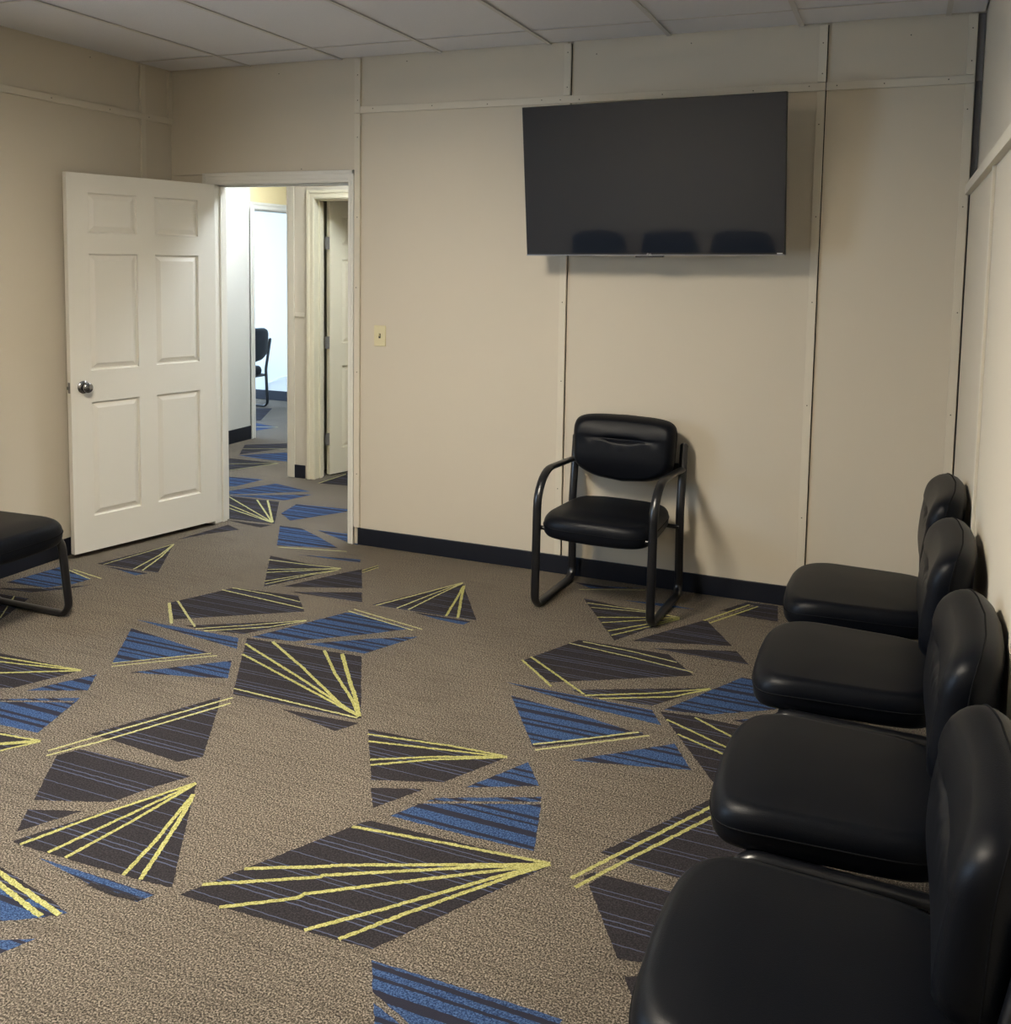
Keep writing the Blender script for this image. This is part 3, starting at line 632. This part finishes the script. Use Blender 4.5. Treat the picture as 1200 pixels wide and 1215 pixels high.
def chair_meshes():
    # --- backrest: top straight with round corners, lower edge dropping to the middle
    def bo(t):
        c, s_ = math.cos(t), math.sin(t); x = sgp(c, .27)*.258; u = sgp(s_, .30)
        hw_ = 1.0
        if u >= 0: z = .165+u*.155 - .010*(x/.24)**2
        else: z = .165+u*(.168-.062*(abs(x)/.258)**2.2)
        x *= 1+.03*(z-.16)/.16
        return (x, z)
    ol = rounded_outline(bo)
    prof = [(.05, .004), (.5, .002), (.78, .0), (.90, .008), (.96, .022), (.99, .038), (1.0, .055), (.993, .070), (.975, .084), (.945, .096), (.905, .106), (.86, .113)]
    prof += [(.86-.029*k, .113+.010*(1-(1-k/27)**2)) for k in range(1, 28)] + [(.05, .1235), (.02, .1235)]
    PARTS['back'] = pad(ol, (0, .17), prof, back_warp)
    seamb = [back_warp(p[0]*1.002, .17+(p[1]-.17)*1.002, .052) for p in ol]
    PARTS['bseam'] = MB().tube(seamb, .0020, 6, True)
    # --- seat
    def so(t):
        c, s_ = math.cos(t), math.sin(t); x = sgp(c, .33); y = sgp(s_, .36)
        yy = y*.245 - (.022*(1-x*x) if y < 0 else 0)
        return (x*(.258-.014*y), yy)
    ol = rounded_outline(so)
    prof = [(.05, .008), (.6, .004), (.9, .0), (.965, .004), (.99, .014), (1.0, .028), (1.004, .042), (1.0, .054), (.988, .066), (.968, .075), (.94, .082), (.90, .087)]
    prof += [(.90-.045*k, .087+.008*(1-(1-k/18)**2)) for k in range(1, 19)] + [(.05, .095), (.02, .095)]
    prof = [(a_, h_*1.14) for a_, h_ in prof]
    PARTS['seat'] = pad(ol, (0, 0), prof, seat_warp)
    PARTS['sseam'] = MB().tube([seat_warp(p[0]*1.005, p[1]*1.005, .052) for p in ol], .0020, 6, True)
chair_meshes()
PROTO = {}
def proto(arms):
    t = empty('armchair' if arms else 'side_chair')
    if not PROTO:
        PROTO['seat'] = PARTS['seat'].build('seat', 'leather', smooth='all').data; PROTO['sseam'] = PARTS['sseam'].build('seat_piping', 'seam', smooth='all').data
        PROTO['back'] = PARTS['back'].build('backrest', 'leather', smooth='all').data; PROTO['bseam'] = PARTS['bseam'].build('backrest_piping', 'seam', smooth='all').data
        for o in [o for o in bpy.data.objects if o.name in ('seat', 'seat_piping', 'backrest', 'backrest_piping')]: bpy.data.objects.remove(o)
    def inst(nm, key, par, loc=(0, 0, 0)):
        o = bpy.data.objects.new(nm, PROTO[key]); COL.objects.link(o); o.parent = par; o.location = loc; return o
    s_ = inst('seat', 'seat', t, (0, -.035, .362)); inst('seat_piping', 'sseam', s_)
    b_ = inst('backrest', 'back', t, (0, (.232 if arms else .279), .556 if arms else .513)); b_.scale = (1, 1, 1 if arms else 1.13); inst('backrest_piping', 'bseam', b_)
    hwid = .279 if arms else .266
    for sx in (-1, 1):
        if arms:
            path = fillet([(0, .212, .632), (0, -.255, .652), (0, -.268, .013), (0, .225, .013), (0, .205, .42), (0, .245, .745)], [.165, .055, .055, .25])
        else:
            path = fillet([(0, .205, .352), (0, -.218, .362), (0, -.262, .013), (0, .225, .013), (0, .205, .42), (0, .262, .745)], [.06, .055, .055, .25])
        o = MB().sweep(path, (1, 0, 0), .021, .013).build('side_frame', 'frame', t, smooth='all'); o.location = (sx*hwid, 0, 0)
    # seat rails and cross bars
    for yy, zz in ((.20, .352), ((-.246, .388) if arms else (-.10, .360))): MB().cyl((-hwid, yy, zz), (hwid, yy, zz), .010).build('cross_bar', 'frame', t, smooth=True)
    for sx in (-1, 1): MB().box((sx*.15-.02, -.2, .355), (sx*.15+.02, .2, .378)).build('seat_rail', 'frame', t)
    MB().box((-hwid, .238, .620), (hwid, .250, .655)).build('back_bar', 'frame', t)
    return t
arm0 = proto(True); arm0.location = (.503, -.298, 0); arm0.rotation_euler[2] = math.radians(-2.5)
tag(arm0, 'black padded chair with curved armrests alone below the television', 'chair')
sp = proto(False)
SIDE = [((1.690, -.995), -90, 'black padded side chair farthest in the right row, nearest the corner', 'row of chairs along the right wall'),
        ((1.680, -1.69), -90, 'black padded side chair second from the corner in the right row', 'row of chairs along the right wall'),
        ((1.688, -2.41), -90, 'black padded side chair third from the corner in the right row', 'row of chairs along the right wall'),
        ((1.682, -3.085), -90, 'black padded side chair nearest the viewer, cut off at bottom right', 'row of chairs along the right wall'),
        ((-1.905, -1.80), 90, 'black padded side chair cut off by the left edge, near the open door', None),
        ((-4.82, 3.72), -90, 'small distant black chair in the bright room beyond the corridor', None),
        ((-1.09, -4.80), 180, 'black chair by the rear wall, left of three mirrored in the television', 'chairs by the rear wall'),
        ((-.38, -4.80), 180, 'black chair by the rear wall, middle of three mirrored in the television', 'chairs by the rear wall'),
        ((.31, -4.80), 180, 'black chair by the rear wall, right of three mirrored in the television', 'chairs by the rear wall')]
for i, ((x, y), a, lab, grp) in enumerate(SIDE):
    o = sp if i == 0 else copy_tree(sp)
    o.location = (x, y, 0); o.rotation_euler[2] = math.radians(a); tag(o, lab, 'chair', grp)

# ================================================================== FAR ROOM CORD
cd = [(-4.62, YF-.004, .72), (-4.62, YF-.008, .34), (-4.64, YF-.03, .30), (-4.75, YF-.04, .27), (-4.86, YF-.03, .22), (-4.95, YF-.03, .19), (-4.97, YF-.03, .12)]
c1 = MB().box((-4.64, YF-.02, .34), (-4.60, YF, .74)).build('cable_cover', 'cord'); tag(c1, 'white vertical cable cover on the far room wall', 'cable cover')
c2 = MB().tube(cd[1:], .005, 8).build('power_cord', 'cord', smooth=True); tag(c2, 'thin white cord drooping along the far room wall', 'cord')
